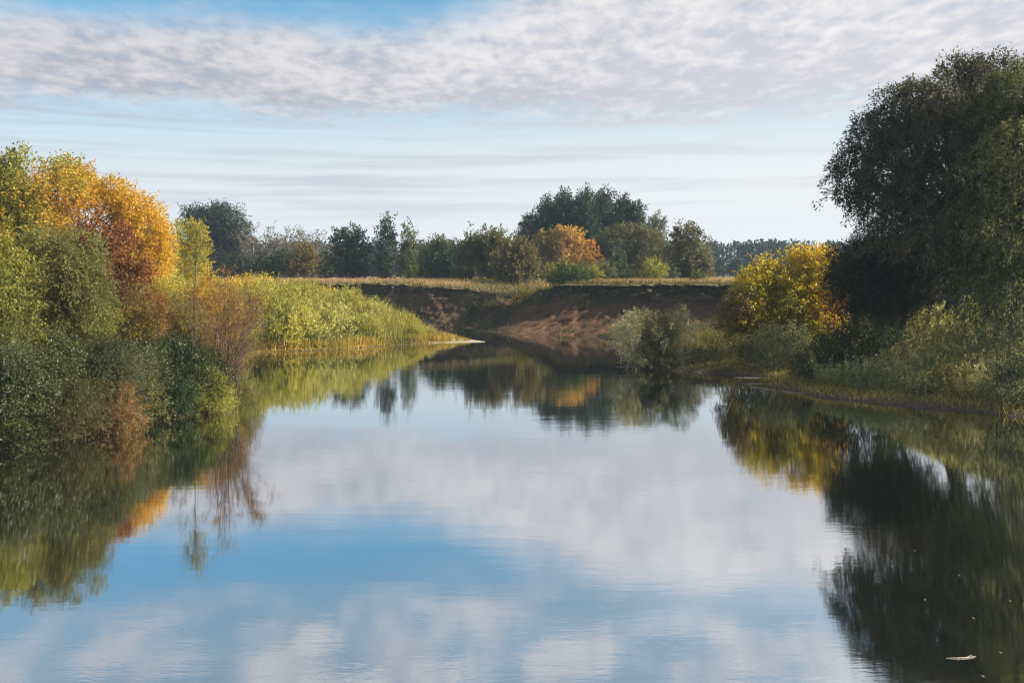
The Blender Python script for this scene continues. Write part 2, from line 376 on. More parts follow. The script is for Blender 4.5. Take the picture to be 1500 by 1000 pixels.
def lobe_sprigs(rng, lobes, dens, shell, up, out, rnd, palscale, seed, ground=0.05, rough=0.35, clump=.6, gap=.4):
    Bs, As, Os, Rs = [], [], [], []
    C0 = np.mean([l[:3] for l in lobes], 0)
    for l in lobes:
        c = np.array(l[:3]); r = np.array(l[3:6]); rm = (r[0]*r[1]*r[2])**(1/3)
        n = max(6, int(dens*4*math.pi*rm*rm))
        u = unit(rng.normal(0, 1, (n, 3)))
        rr = (shell + (1-shell)*rng.random(n)**0.6)
        nz = fbm(u*2.2 + c*0.7, seed, 3)
        rr = rr*(1 + rough*2*(nz-.5))
        b = c + u*r*rr[:, None]
        keep = (b[:, 2] > ground) & (rng.random(n) < sstep(vnoise(b*clump + 3.7, seed+9), gap-.12, gap+.12))
        a = unit(u*out + np.array([0, 0, up]) + rng.normal(0, rnd, (n, 3)))
        o_ = unit(u/r*rm + unit(b-C0)*.4 + np.array([0, 0, .15]))
        Bs.append(b[keep]); As.append(a[keep]); Os.append(o_[keep])
    B = np.concatenate(Bs); A = np.concatenate(As); O = np.concatenate(Os)
    pv = fbm(B*palscale, seed+3, 3); pv = (pv-.5)*1.9+.5
    return B, A, O, pv

def tubes(paths, sides=5):
    """paths: list of (points (k,3), radii (k)) -> verts, quads"""
    V, Q, base = [], [], 0
    ang = np.arange(sides)/sides*2*math.pi
    for pts, rad_ in paths:
        pts = np.asarray(pts, float); k = len(pts)
        tan = unit(np.gradient(pts, axis=0))
        ref = np.where(np.abs(tan[:, 2:3]) > .9, np.array([[1., 0, 0]]), np.array([[0., 0, 1]]))
        a = unit(np.cross(tan, ref)); b = np.cross(tan, a)
        ring = pts[:, None] + (a[:, None]*np.cos(ang)[None, :, None] + b[:, None]*np.sin(ang)[None, :, None])*np.asarray(rad_)[:, None, None]
        V.append(ring.reshape(-1, 3))
        i = np.arange(k*sides).reshape(k, sides) + base
        j = np.roll(i, -1, 1)
        Q.append(np.stack([i[:-1], j[:-1], j[1:], i[1:]], -1).reshape(-1, 4)); base += k*sides
    return np.concatenate(V), np.concatenate(Q)

def curve(a, b, rng, sag=0.15, k=6, wob=.04):
    a = np.array(a, float); b = np.array(b, float); L = np.linalg.norm(b-a)
    mid = (a+b)/2 + np.array([0, 0, sag*L]) + rng.normal(0, wob*L, 3)
    t = np.linspace(0, 1, k)[:, None]
    return (1-t)**2*a + 2*t*(1-t)*mid + t*t*b

def trunk_paths(rng, lobes, B, tr, stems=1, twigs=5):
    """a tapered trunk (or several stems) with limbs to every lobe and branches on to the sprigs"""
    P = []
    L = np.array([l[:3] for l in lobes]); top = L[np.argmax(L[:, 2])]
    if stems == 1:
        tip = top + np.array([0, 0, 0.0]); ctrl = curve((0, 0, -.4), tip, rng, 0.0, 12, .03)
        tt = np.linspace(0, 1, 12)
        P.append((ctrl, tr*(1-.82*tt)*(1+.5*np.exp(-tt*14))))
        for l in L:
            if np.allclose(l, top): continue
            f = np.clip(l[2]/max(tip[2], .1)*.55, .12, .8); k = int(f*11)
            P.append((curve(ctrl[k], l, rng, .12, 7), np.linspace(tr*.5*(1-f*.5), tr*.13, 7)))
    else:
        for s in range(stems):
            l = L[s % len(L)] + rng.normal(0, .25, 3)*np.array(lobes[s % len(L)][3:6])
            b0 = np.array([rng.normal(0, .12*stems**.5), rng.normal(0, .12*stems**.5), -.3])
            P.append((curve(b0, l, rng, .1, 7), np.linspace(tr, tr*.3, 7)))
    if twigs and len(B):
        pick = rng.choice(len(B), min(len(B), twigs*len(L)), replace=False)
        for i in pick:
            l = L[np.argmin(((L-B[i])**2).sum(1))]
            P.append((curve(l*.85, B[i], rng, .05, 5), np.linspace(tr*.13, tr*.04, 5)))
    return P

def make_crown(seed, lobes, pal, ll, lw, m=26, k=1.0, sl=1.0, spread=.3, up=.4, out=1.0, rnd=.45, droop=0.0, shell=.5,
               palscale=.35, grad=None, jit=.16, lum=.22, rough=.35, outw=1.1, ground=.05, gap=.42, dense=1.8, clump=None):
    rng = np.random.default_rng(seed)
    dens = dense*k/(0.5*ll*lw*m)
    B, A, O, pv = lobe_sprigs(rng, lobes, dens, shell, up, out, rnd, palscale, seed, ground, rough, clump or .62/sl, gap)
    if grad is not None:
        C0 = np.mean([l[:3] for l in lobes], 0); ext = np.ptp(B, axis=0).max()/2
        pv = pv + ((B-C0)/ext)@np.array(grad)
    n = len(B)
    L = sl*rng.uniform(.55, 1.35, n); S = spread*rng.uniform(.6, 1.3, n)
    V, c = sprig_leaves(rng, B, A, L, S, m, ll, lw, droop, pal, pv, O, outw, jit, lum)
    keep = (V.reshape(-1, 4, 3)[:, :, 2].min(1) > -0.2)
    V = V.reshape(-1, 4, 3)[keep].reshape(-1, 3); c = c[keep]
    return V, c, B, rng

def plant(name, label, cat, px, Y, lobes_px, pal, ll, lw, tr=.25, stems=1, twigs=5, bark=None, leafm=None, group=None, seed=None, names=('trunk', 'crown'), z=None, depth=1.0, **kw):
    """lobes_px: (photo x, photo y, radius x, radius y in photo pixels [, depth offset in metres]) turned into metres at distance Y"""
    X = at(px, Y); Z = gz(X, Y) if z is None else z
    lobes = []
    for l in lobes_px:
        s = Y/F; dy = l[4] if len(l) > 4 else 0.0; s2 = (Y+dy)/F
        lobes.append(((l[0]-750)*s2-X, dy, CAMZ-(l[1]-HOR)*s2-Z, l[2]*s2, (l[2]+l[3])/2*s2*depth, l[3]*s2))
    seed = seed if seed is not None else int(px*7+Y*13) % 9973
    V, c, B, rng = make_crown(seed, lobes, pal, ll, lw, **kw)
    root = empty(name, (X, Y, Z), label, cat, group)
    tv, tq = tubes(trunk_paths(rng, lobes, B, tr, stems, twigs))
    link(names[0], quad_mesh(names[0], tv, tq, bark or BARK, smooth=True), root)
    link(names[1], quad_mesh(names[1], V, np.arange(len(V)).reshape(-1, 4), leafm or LEAF, c), root)
    return root

SHRUB = ('stems', 'foliage')
# linear leaf colours
GD = (.018, .032, .013); G = (.045, .072, .021); OL = (.10, .105, .028); OLB = (.11, .092, .030); YG = (.24, .235, .036); Y_ = (.46, .33, .028)
YO = (.44, .27, .020); OR = (.40, .19, .016); RU = (.20, .095, .024); RE = (.13, .036, .015); GG = (.115, .13, .068); SI = (.24, .25, .165); BR = (.17, .10, .038)
BG = (.036, .046, .032)

# ------------------------------------------------------------------ left bank trees
plant('broadleaf_tree', 'tall dark green tree with yellowing branches at the far left edge, behind the olive willow', 'tree', 12, 86,
      [(10, 300, 55, 45), (-30, 330, 70, 70), (35, 260, 45, 30), (70, 300, 45, 45), (40, 350, 55, 60), (95, 262, 30, 20, 1)], [OL, YG, YG, YO, OR], .22, .15, tr=.35, sl=1.2, spread=.35, up=.5, palscale=.22, k=.8, lum=.28)
plant('spruce_tree', 'dark pointed tree top rising above the yellowing trees at the far left edge', 'tree', 8, 96,
      [(10, 250, 12, 18), (10, 275, 20, 24), (10, 305, 28, 30), (10, 350, 34, 40)], [GD, G], .24, .10, tr=.22, sl=.9, up=.3, spread=.2, droop=.2)
plant('maple_tree', 'largest orange autumn tree on the left bank, with a domed glowing crown', 'tree', 130, 92,
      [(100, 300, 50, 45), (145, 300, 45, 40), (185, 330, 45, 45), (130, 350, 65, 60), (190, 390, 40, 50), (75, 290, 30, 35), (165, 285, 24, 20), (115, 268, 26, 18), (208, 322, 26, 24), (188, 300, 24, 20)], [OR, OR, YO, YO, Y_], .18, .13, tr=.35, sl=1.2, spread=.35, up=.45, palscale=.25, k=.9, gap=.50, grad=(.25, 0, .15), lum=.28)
plant('maple_tree', 'bright yellow autumn tree at the right end of the orange trees', 'tree', 225, 92,
      [(215, 345, 28, 28), (232, 385, 22, 35), (218, 420, 30, 40), (200, 395, 30, 40), (236, 360, 14, 18)], [YO, YO, Y_, (.42, .34, .03)], .17, .12, tr=.22, sl=.9, spread=.3, up=.4, palscale=.3, k=.85, grad=(.0, 0, -.2), lum=.26)
plant('maple_tree', 'dark red leaved tree in front of the orange one', 'tree', 175, 74,
      [(150, 345, 28, 30), (170, 385, 38, 40), (185, 425, 34, 40), (140, 390, 30, 45), (205, 445, 22, 30), (160, 320, 16, 20)], [RE, RE, RE, RU], .17, .13, tr=.2, sl=.9, spread=.3, up=.4, palscale=.3, k=.85, grad=(.2, 0, .1), lum=.28)
plant('willow_tree', 'rounded olive green willow in front of the orange trees on the left bank', 'tree', 84, 57,
      [(85, 345, 42, 34), (60, 375, 38, 40), (110, 380, 34, 45), (85, 410, 52, 50), (75, 465, 60, 45), (125, 425, 28, 35)], [OLB, OL, (.14, .14, .04), (.18, .165, .045)], .17, .055, m=34, tr=.2, sl=1.0, spread=.22, up=.25, droop=.55, palscale=.5, k=.9, lum=.25)
plant('broadleaf_tree', 'yellow green tree cut off by the left edge of the photo', 'tree', -2, 54,
      [(-10, 400, 40, 40), (12, 430, 30, 50), (5, 490, 40, 45), (-30, 460, 50, 70), (25, 395, 14, 20)], [OL, (.13, .13, .03), (.19, .18, .034), YG], .15, .08, tr=.2, sl=.9, spread=.25, up=.3, droop=.2, palscale=.4, k=.85, lum=.25)
plant('birch_tree', 'pale yellow green birch just right of the yellow tree, with a thin top', 'tree', 258, 106,
      [(258, 345, 10, 18), (260, 370, 16, 22), (262, 395, 18, 22), (250, 400, 16, 22)], [OL, YG, YG], .25, .13, tr=.12, sl=.9, spread=.3, up=.5, k=.8, bark=BARK_PALE)
plant('birch_tree', 'slender yellow green birch behind the sparse sapling on the left', 'tree', 286, 100,
      [(287, 350, 10, 20), (288, 378, 14, 24), (285, 410, 16, 24)], [YG, YG, Y_], .25, .13, tr=.12, sl=.9, spread=.3, up=.6, k=.8, bark=BARK_PALE)
# sparse sapling with a visible dark stem
plant('sapling', 'thin dark stemmed sapling with sparse leaves, standing above the left bank shrubs', 'sapling', 279, 64,
      [(287, 360, 8, 24), (285, 400, 13, 22), (281, 440, 17, 20), (282, 470, 14, 14)], [OL, BR, YG, OLB], .13, .07, m=16, tr=.06, sl=.75, spread=.2, up=.6, k=.62, twigs=16, shell=.1)
# ------------------------------------------------------------------ left bank undergrowth between trees and water
under = [('ochre shrub below the red leaved tree', 190, 66, 455, 55, [RU, BR, OL, YO]), ('straw yellow shrub at the foot of the yellow tree', 240, 74, 445, 45, [BR, YG, Y_]),
         ('olive brown shrub behind the thin sapling', 262, 68, 470, 50, [OLB, BR, OL]), ('pale ochre shrub left of the bare brown bush', 310, 72, 440, 45, [YG, BR, YO]),
         ('yellow green shrub under the olive willow', 140, 58, 490, 55, [OL, YG, OL]), ('mossy green shrub at the inlet behind the bare brown bush', 330, 82, 455, 50, [YG, OL, BR]),
         ('dull green shrub at the far left edge, above the leafy bank', 20, 51, 520, 60, [OL, G, YG])]
for lb, px, Y, py, rp, pal in under:
    plant('shrub', lb, 'shrub', px, Y, [(px, py+8, rp*.6, rp*.8), (px-rp*.5, py+25, rp*.5, rp*.7), (px+rp*.5, py+22, rp*.5, rp*.75), (px+rp*.1, py+40, rp*.7, rp*.7, -.6)], pal, .13, .06, tr=.05, stems=5, twigs=4,
          names=SHRUB, sl=.8, spread=.2, up=.8, k=.75, palscale=.6, lum=.26)
# dark leafy shrubs along the water's edge
edge = [('dark glossy leaved shrub at the left edge, nearest of the bank shrubs', 10, 46.6, 515, 42, [(.024, .034, .010), (.050, .062, .020), (.095, .105, .052)], 0),
        ('deep green shrub standing in the water between the glossy shrub and the grey green one', 70, 48.6, 510, 40, [(.024, .034, .010), (.046, .058, .016), (.08, .09, .035)], 0),
        ('tall grey green shrub above the rust coloured bush', 150, 51.5, 495, 42, [(.03, .045, .018), (.06, .066, .024), (.085, .095, .05)], 1),
        ('lower olive shrub dipping into the water left of the rust coloured bush', 98, 48.4, 560, 34, [(.055, .055, .02), (.07, .06, .022), G], 1),
        ('mid green shrub between the rust coloured bush and the darkest shrub', 195, 54.4, 520, 34, [(.024, .032, .008), (.05, .06, .014), OL], 0),
        ('darkest green round shrub left of the bare brown bush', 240, 57.5, 505, 40, [(.018, .026, .007), (.026, .036, .009), G], 0),
        ('bright green leafy shrub beside the bare brown bush', 285, 58.4, 520, 36, [(.024, .034, .008), (.040, .056, .012), (.06, .08, .018)], 0)]
for lb, px, Y, py, rp, pal, st in edge:
    wl = HOR + F*CAMZ/Y
    hgt = wl-py; plant('bank_shrub', lb, 'shrub', px, Y, [(px, py+rp*.8, rp*.75, rp*.8), (px-rp*.55, py+hgt*.45, rp*.7, hgt*.33), (px+rp*.55, py+hgt*.42, rp*.7, hgt*.33), (px, py+hgt*.62, rp*.95, hgt*.36, -.5), (px+rp*.3, py+hgt*.25, rp*.5, hgt*.2, -.4)],
          pal, .11 if st == 0 else .12, .06 if st == 0 else .036, tr=.06, stems=6, twigs=4, names=SHRUB, leafm=GLOSSY_LEAF if st == 0 else LEAF, sl=1.1, spread=.17, up=.95, k=.9, droop=.12, palscale=.7, lum=.24, rough=.55, gap=.48, z=-.05)
plant('bank_shrub', 'rust coloured bush drooping to the water on the left bank', 'shrub', 165, 50.2, [(165, 580, 26, 30), (152, 605, 24, 30), (180, 608, 22, 28), (165, 618, 34, 20)], [OLB, BR, (.19, .10, .03), OLB], .12, .035, m=40, tr=.04, stems=7, twigs=8, names=SHRUB,
      sl=.7, spread=.12, up=.3, droop=.5, k=.6, lum=.28, z=-.05)
plant('bank_shrub', 'low olive bush at the waterline under the bright green shrub', 'shrub', 285, 57.3, [(270, 575, 26, 22), (305, 570, 24, 26), (285, 588, 40, 14), (322, 585, 16, 18)], [OLB, OL, YG], .12, .04, m=30, tr=.04, stems=6, twigs=6, names=SHRUB,
      sl=.6, spread=.14, up=.4, droop=.3, k=.7, lum=.26, z=-.05)
for lb, px, Y, pal in [('small olive shrub at the waterline right of the rust coloured bush', 212, 52.6, [G, OL, OLB]), ('low leafy overhang at the waterline at the left edge of the photo', 22, 45.9, [(.022, .030, .008), (.040, .050, .014), OL]), ('low dark shrub at the waterline below the darkest round shrub', 245, 55.6, [GD, G, OL])]:
    q0 = HOR+F*CAMZ/Y-8
    plant('bank_shrub', lb, 'shrub', px, Y, [(px, q0-34, 24, 26), (px-16, q0-17, 20, 24), (px+18, q0-17, 22, 22), (px, q0-3, 34, 14)], pal, .13, .055, m=28, tr=.04, stems=6, twigs=5, names=SHRUB, sl=.6, spread=.16, up=.3, droop=.2, k=.7, z=-.05)
# the nearly bare brown bush
def bare_bush():
    rng = np.random.default_rng(77); Y = 58.8; X = at(325, Y)
    root = empty('bare_bush', (X, Y, -.05), 'tall fan shaped bush of bare brown stems with few rusty leaves, by the water', 'bush')
    P, tips, axs = [], [], []
    for i in range(26):
        a = rng.uniform(-.9, 1.5); h = rng.uniform(5.2, 8.6)*(1-.12*abs(a)); lean = a*1.55
        b0 = np.array([rng.uniform(-.35, .5), rng.uniform(-.4, .4), -.2]); tip = np.array([lean+.3, rng.normal(0, 1.0), h])
        c = curve(b0, tip, rng, .0, 11, .03); c[:, 0] -= np.sin(np.linspace(0, 3.14, 11))*lean*.12
        P.append((c, np.linspace(rng.uniform(.03, .06), .008, 11)))
        for j in range(15):
            k = rng.integers(3, 11); L = rng.uniform(.5, 1.5)*(1.15-k/14)
            dirv = unit(np.array([np.sign(lean+rng.normal(0, .8))*rng.uniform(.3, 1.0), rng.normal(0, .6), rng.uniform(.3, 1.1)]))
            e = c[k]+dirv*L; tw = curve(c[k], e, rng, .06, 5); P.append((tw, np.linspace(.013, .005, 5)))
            for q_ in range(2):
                d2 = unit(dirv+rng.normal(0, .55, 3)); s0 = tw[rng.integers(2, 5)]; e2 = s0+d2*rng.uniform(.3, .8)
                P.append((np.array([s0, (s0+e2)/2+rng.normal(0, .03, 3), e2]), np.array([.008, .006, .004])))
                if (e2[2] > 4.6 and rng.random() < .30) or rng.random() < .06: tips.append(s0); axs.append(d2)
    # drooping twigs on the right, over the water
    for j in range(70):
        s0 = np.array([rng.uniform(.3, 1.9), rng.normal(0, .6), rng.uniform(1.0, 4.2)]); d2 = unit(np.array([1.0, rng.normal(0, .4), rng.uniform(-.35, .35)]))
        P.append((curve(s0, s0+d2*rng.uniform(.5, 1.2), rng, .08, 5), np.linspace(.010, .004, 5)))
    tv, tq = tubes(P, 4); link('stems', quad_mesh('stems', tv, tq, BARK_BROWN, smooth=True), root)
    B = np.array(tips); A = np.array(axs); n = len(B)
    pv = (B[:, 2]-4)/5 + rng.normal(0, .12, n)
    V, c = sprig_leaves(rng, B, A, np.full(n, .5), np.full(n, .14), 13, .11, .05, .1, [(.15, .085, .04), (.21, .105, .03), (.28, .15, .03), (.24, .17, .035)], pv)
    link('foliage', quad_mesh('foliage', V, np.arange(len(V)).reshape(-1, 4), LEAF, c), root)
bare_bush()

# ------------------------------------------------------------------ willow thicket on the left point
def bush_proto(seed, h, r, pal, ll=.24, lw=.075, m=16, k=.75):
    lobes = [(0, 0, h*.55, r*.8, r*.8, h*.45), (r*.45, .2, h*.4, r*.6, r*.6, h*.38), (-r*.45, -.2, h*.42, r*.6, r*.6, h*.38), (.1, -r*.4, h*.35, r*.6, r*.6, h*.33)]
    V, c, B, rng = make_crown(seed, lobes, pal, ll, lw, m=m, k=k, sl=.9, spread=.22, up=1.1, out=.7, palscale=.5, lum=.24)
    tv, tq = tubes(trunk_paths(rng, lobes, B, .04, 6, 3))
    return quad_mesh('stems', tv, tq, BARK_BROWN, smooth=True), quad_mesh('foliage', V, np.arange(len(V)).reshape(-1, 4), LEAF, c)
TH = [bush_proto(501, 3.4, 2.0, [(.22, .225, .045), (.32, .30, .055), (.42, .35, .05)]), bush_proto(502, 3.0, 1.8, [(.32, .28, .045), (.44, .33, .045), (.50, .35, .04)]), bush_proto(503, 3.9, 2.1, [(.19, .20, .04), (.27, .26, .05), (.38, .33, .05)]), bush_proto(504, 2.6, 1.8, [(.26, .265, .08), (.34, .33, .09)])]
rng = np.random.default_rng(5)
tl = ['pale green willow bush in the dense thicket on the left point', 'yellowish willow bush in the dense thicket on the left point', 'tall green willow bush in the dense thicket on the left point', 'greyish low willow bush in the dense thicket on the left point']
protos = {}
def put_bush(kind, x, y, rz, s, label, group, name='willow_bush'):
    if kind not in protos:
        r = empty(name, (x, y, gz(x, y)-.1), label, 'bush', group, rz)
        for nm, me in zip(SHRUB, TH[kind]): link(nm, me, r)
        r.scale = (s, s, s); protos[kind] = r; return r
    return dup(protos[kind], (x, y, gz(x, y)-.1), rz, label, group, s)
cand = []
tries = 0
while len(cand) < 80 and tries < 6000:
    tries += 1
    x = rng.uniform(-46, -9.5); y = rng.uniform(88, 129)
    d = float(water_dist(np.array([x]), np.array([y]))[0])
    if d < 2.4: continue
    if any((x-a)**2+(y-b)**2 < 2.3**2 for a, b, _ in cand): continue
    cand.append((x, y, d))
for x, y, d in cand:
    kd = int(rng.choice(4, p=[.35, .25, .25, .15])); ztop = np.interp(x, [-40, -24, -20, -17, -14, -11.5, -9], [7.0, 7.0, 6.4, 5.3, 4.3, 3.0, 1.7]); taper = np.clip((ztop-gz(x, y))/(3.4, 3.0, 3.9, 2.6)[kd]/1.02, .4, 1.75)
    put_bush(kd, x, y, rng.uniform(0, 6.28), taper*rng.uniform(.78, 1.03)*(0.6+.4*min(1, d/5)), tl[kd], 'willow bushes of the thicket on the left point')

# ------------------------------------------------------------------ far trees on the plain
FP = dict(m=18, k=.9, lum=.24)
def far(name, label, cat, px, Y, lobes, pal, **kw):
    a = dict(FP); a.update(kw); a.setdefault('gap', .30)
    by = HOR+F*(CAMZ-(kw.get('z') or gz(at(px, Y), Y)))/Y; x0 = min(l[0]-l[2] for l in lobes); x1 = max(l[0]+l[2] for l in lobes)
    nb = .42 if name != 'poplar_tree' and px != 516 else .15
    if cat == 'tree': lobes = lobes + [(px+(x0-px)*.5, by-9, (px-x0)*nb+3, 11), (px+(x1-px)*.5, by-9, (x1-px)*nb+3, 11), (px, by-16, (x1-x0)*nb*.7+2, 14, -1.0)]
    ll = a.pop('ll', .42); lw = a.pop('lw', .24)
    return plant(name, label, cat, px, Y, lobes, pal, ll, lw, twigs=a.pop('twigs', 3), **a)
far('broadleaf_tree', 'big dark rounded tree behind the bare grey trees on the left of the plain', 'tree', 318, 232, [(300, 330, 26, 24), (330, 328, 28, 22), (315, 318, 24, 15), (285, 322, 16, 14), (345, 345, 18, 20), (305, 365, 30, 26), (338, 372, 24, 26)], [BG, (.026, .038, .026), BG], tr=.5, sl=2.0, spread=.6, up=.4, rough=.5)
gb = [(372, 212, 333, 17), (405, 208, 336, 20), (436, 214, 342, 17), (466, 206, 350, 15)]
gl_ = ['leftmost of the four bare grey trees, below the big dark rounded tree', 'widest bare grey tree, with white limbs showing through its twigs', 'third bare grey tree from the left, behind the rust tinted bush', 'rightmost and lowest of the four bare grey trees']
for (px, Y, py, rp), lb in zip(gb, gl_):
    far('bare_tree', lb, 'tree', px, Y, [(px, py+12, rp*.7, 14), (px-rp*.6, py+28, rp*.7, 18), (px+rp*.6, py+26, rp*.7, 18), (px, py+42, rp, 20)], [(.11, .10, .085), (.15, .13, .10), (.10, .105, .07)], tr=.22, sl=1.8, spread=.45, up=.8, k=.30, twigs=26, bark=BARK_PALE, ll=.38, lw=.2, group='bare grey trees on the plain')
for i, (lb, px, py, rp, pal) in enumerate([('dark green bush under the widest bare grey tree', 410, 374, 16, [GD, BG, G]), ('dark bush at the foot of the big rounded tree', 350, 380, 18, [BG, GD]), ('grey green bush left of the rust tinted bush', 428, 372, 13, [GG, G]),
                                     ('small dark bush left of the wide dark green tree', 478, 380, 8, [GD, G]), ('low dark bush between the rust tinted bush and the bare tree', 388, 384, 12, [G, GD])]):
    far('shrub', lb, 'shrub', px, 190-i*2, [(px, py+8, rp*.8, 12), (px-rp*.4, py+18, rp*.6, 12), (px+rp*.4, py+17, rp*.6, 12)], pal, tr=.1, stems=4, names=SHRUB, sl=1.0, spread=.4, up=.6)
far('shrub', 'rust tinted green bush in front of the bare grey trees', 'shrub', 447, 182, [(447, 375, 12, 14), (440, 390, 13, 14), (456, 390, 13, 13)], [G, OL, BR, OLB], tr=.12, stems=4, names=SHRUB, sl=1.1, spread=.4, up=.8)
far('broadleaf_tree', 'wide dark green tree with a ragged top, left of the column shaped poplar', 'tree', 516, 186, [(517, 352, 11, 14), (503, 364, 12, 18), (526, 366, 11, 18), (512, 384, 20, 18), (496, 352, 6, 9), (530, 388, 9, 14)], [GD, (.03, .042, .018), OLB], tr=.3, sl=1.5, spread=.4, up=1.0, rough=.5)
far('poplar_tree', 'dark column shaped poplar with a ragged pointed top', 'tree', 566, 185, [(568, 333, 6, 11), (565, 350, 9, 15), (567, 372, 11, 19), (564, 390, 11, 14)], [GD, (.022, .034, .016), G], tr=.25, sl=1.5, spread=.4, up=1.3, rough=.3)
far('poplar_tree', 'slim pointed green poplar right of the dark column shaped one', 'tree', 598, 188, [(598, 338, 3.5, 9), (598, 354, 6, 13), (598, 374, 8.5, 17), (599, 392, 9, 13)], [G, OL, G], tr=.18, sl=1.2, spread=.35, up=1.3, rough=.3)
for lb, px, Y, py, rp, pal in [('grey green bush right of the slim poplar', 628, 214, 360, 16, [BG, GG]), ('dark green tree beside the bushy olive row', 644, 196, 354, 15, [GD, G, OLB]), ('low dark tree between the dark green tree and the olive row', 666, 190, 362, 17, [GD, G]),
                           ('first olive tree of the bushy row, with a small pointed top', 690, 178, 342, 20, [OLB, OL, G]), ('second olive tree of the bushy row, darker at its foot', 718, 176, 346, 22, [G, OLB, OL]),
                           ('last olive brown tree of the bushy row, nearest the bluff edge', 758, 166, 358, 26, [OLB, OLB, (.10, .085, .03)]), ('grey olive tree behind the bushy row', 738, 192, 346, 18, [OLB, GG])]:
    far('broadleaf_tree', lb, 'tree', px, Y, [(px-1, py+10, rp*.6, 14), (px-rp*.5, py+26, rp*.65, 20), (px+rp*.5, py+24, rp*.65, 20), (px, py+40, rp*.95, 18), (px+rp*.25, py+18, rp*.45, 14)], pal, tr=.2, stems=3, sl=1.5, spread=.4, up=1.0, rough=.5)
pp = [(778, 322, 18, 40), (803, 296, 18, 48), (829, 287, 18, 56), (858, 285, 17, 58), (884, 287, 17, 56), (911, 294, 17, 50), (932, 304, 15, 42)]
pl_ = ['lowest poplar at the left end of the tall dark row', 'second poplar from the left in the tall dark row', 'third poplar from the left in the tall dark row, above the orange tree', 'middle and tallest poplar of the tall dark row', 'fifth poplar from the left in the tall dark row',
       'sixth poplar from the left in the tall dark row, above the grey willow', 'poplar at the right end of the tall dark row']
for i, ((px, py, rp, hh), lb) in enumerate(zip(pp, pl_)):
    far('poplar_tree', lb, 'tree', px, 214+(i % 3)*3, [(px, py+14, rp*.55, 15), (px-2, py+34, rp*.85, 22), (px+3, py+60, rp, 26), (px, py+86, rp, 24)], [(.024, .034, .026), (.026, .04, .022), (.038, .05, .026)], k=1.3, gap=.22, tr=.4, sl=2.0, spread=.35, up=1.6, out=.8, rough=.3, group='tall dark poplars in a row')
far('poplar_tree', 'small poplar top showing behind the grey willow, right of the tall row', 'tree', 963, 235, [(963, 328, 9, 10), (962, 345, 13, 16), (963, 370, 14, 20)], [BG, GG], tr=.2, sl=1.6, spread=.4, up=1.3)
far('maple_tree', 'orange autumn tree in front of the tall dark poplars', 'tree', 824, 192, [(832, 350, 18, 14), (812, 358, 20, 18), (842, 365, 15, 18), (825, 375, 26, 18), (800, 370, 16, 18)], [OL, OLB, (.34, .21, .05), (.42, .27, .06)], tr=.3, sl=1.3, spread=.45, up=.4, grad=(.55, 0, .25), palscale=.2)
far('maple_tree', 'small orange tree at the right foot of the larger orange one', 'tree', 862, 184, [(864, 368, 9, 9), (856, 382, 11, 10), (868, 386, 9, 12)], [OL, (.30, .15, .03), (.32, .15, .02)], tr=.15, sl=1.0, spread=.35, up=.3, grad=(0, 0, .6))
far('willow_tree', 'broad grey olive willow right of the orange tree', 'tree', 914, 196, [(925, 346, 30, 16), (900, 358, 26, 22), (945, 362, 24, 24), (918, 378, 36, 24), (935, 390, 30, 20), (885, 375, 14, 20)], [GG, (.08, .085, .035), OLB, GG], tr=.35, sl=1.6, spread=.4, up=.3, droop=.4)
far('willow_tree', 'ragged grey green tree at the right end of the far trees', 'tree', 1003, 182, [(1005, 344, 18, 16), (990, 360, 18, 22), (1018, 364, 16, 24), (1004, 382, 26, 24), (1018, 395, 18, 16), (984, 388, 14, 20)], [GG, OLB, (.06, .066, .03)], tr=.3, sl=1.7, spread=.4, up=.3, droop=.5, rough=.5)
far('conifer_tree', 'pointed green young tree in front of the grey olive willow', 'tree', 907, 176, [(903, 366, 5, 10), (905, 382, 9, 12), (908, 398, 14, 12)], [G, (.045, .065, .028)], tr=.15, sl=1.0, spread=.3, up=.6)
for lb, px, Y, py, rp, pal in [('yellow green bush in front of the ragged grey green tree', 958, 168, 384, 15, [OL, YG, YG]), ('small green bush near the right end of the bluff edge', 1020, 146, 398, 9, [G, OL, YG]), ('yellowish bush left of the round green gully bush', 806, 172, 392, 14, [YG, OL, OLB]),
                           ('mossy bush right of the round green gully bush', 868, 166, 392, 14, [OL, YG, OLB]), ('silvery bush between the pointed young tree and the gully bush', 888, 172, 390, 11, [G, GG]), ('grey green bush right of the yellow green bush', 978, 174, 390, 12, [G, GG])]:
    far('shrub', lb, 'shrub', px, Y, [(px, py+7, rp*.7, 9), (px-rp*.5, py+16, rp*.6, 10), (px+rp*.5, py+15, rp*.6, 10)], pal, tr=.08, stems=4, names=SHRUB, sl=.9, spread=.3, up=.7, ll=.32, lw=.18)
far('shrub', 'round green bush growing at the gully edge in the bluff', 'shrub', 833, 147, [(833, 402, 18, 15), (818, 413, 14, 14), (846, 410, 14, 14), (830, 418, 20, 10)], [G, (.045, .075, .02), OL], tr=.12, stems=5, names=SHRUB, sl=.9, spread=.3, up=.8, ll=.3, lw=.16)
for lb, px, Y, py, pal in [('slender yellow sapling in the gully', 766, 149, 424, [YG, Y_]), ('low yellowish bush lower in the gully, left of the round bush', 789, 146, 440, [OL, YG]), ('small green bush on the gully side under the round bush', 803, 144.5, 438, [OL, G])]:
    X = at(px, Y)
    far('shrub', lb, 'shrub', px, Y, [(px, py+4, 5, 8), (px-3, py+14, 7, 8), (px+4, py+13, 6, 8)], pal, tr=.05, stems=3, names=SHRUB, sl=.7, spread=.2, up=.9, ll=.26, lw=.13, k=.6, z=pz(py+24, Y))
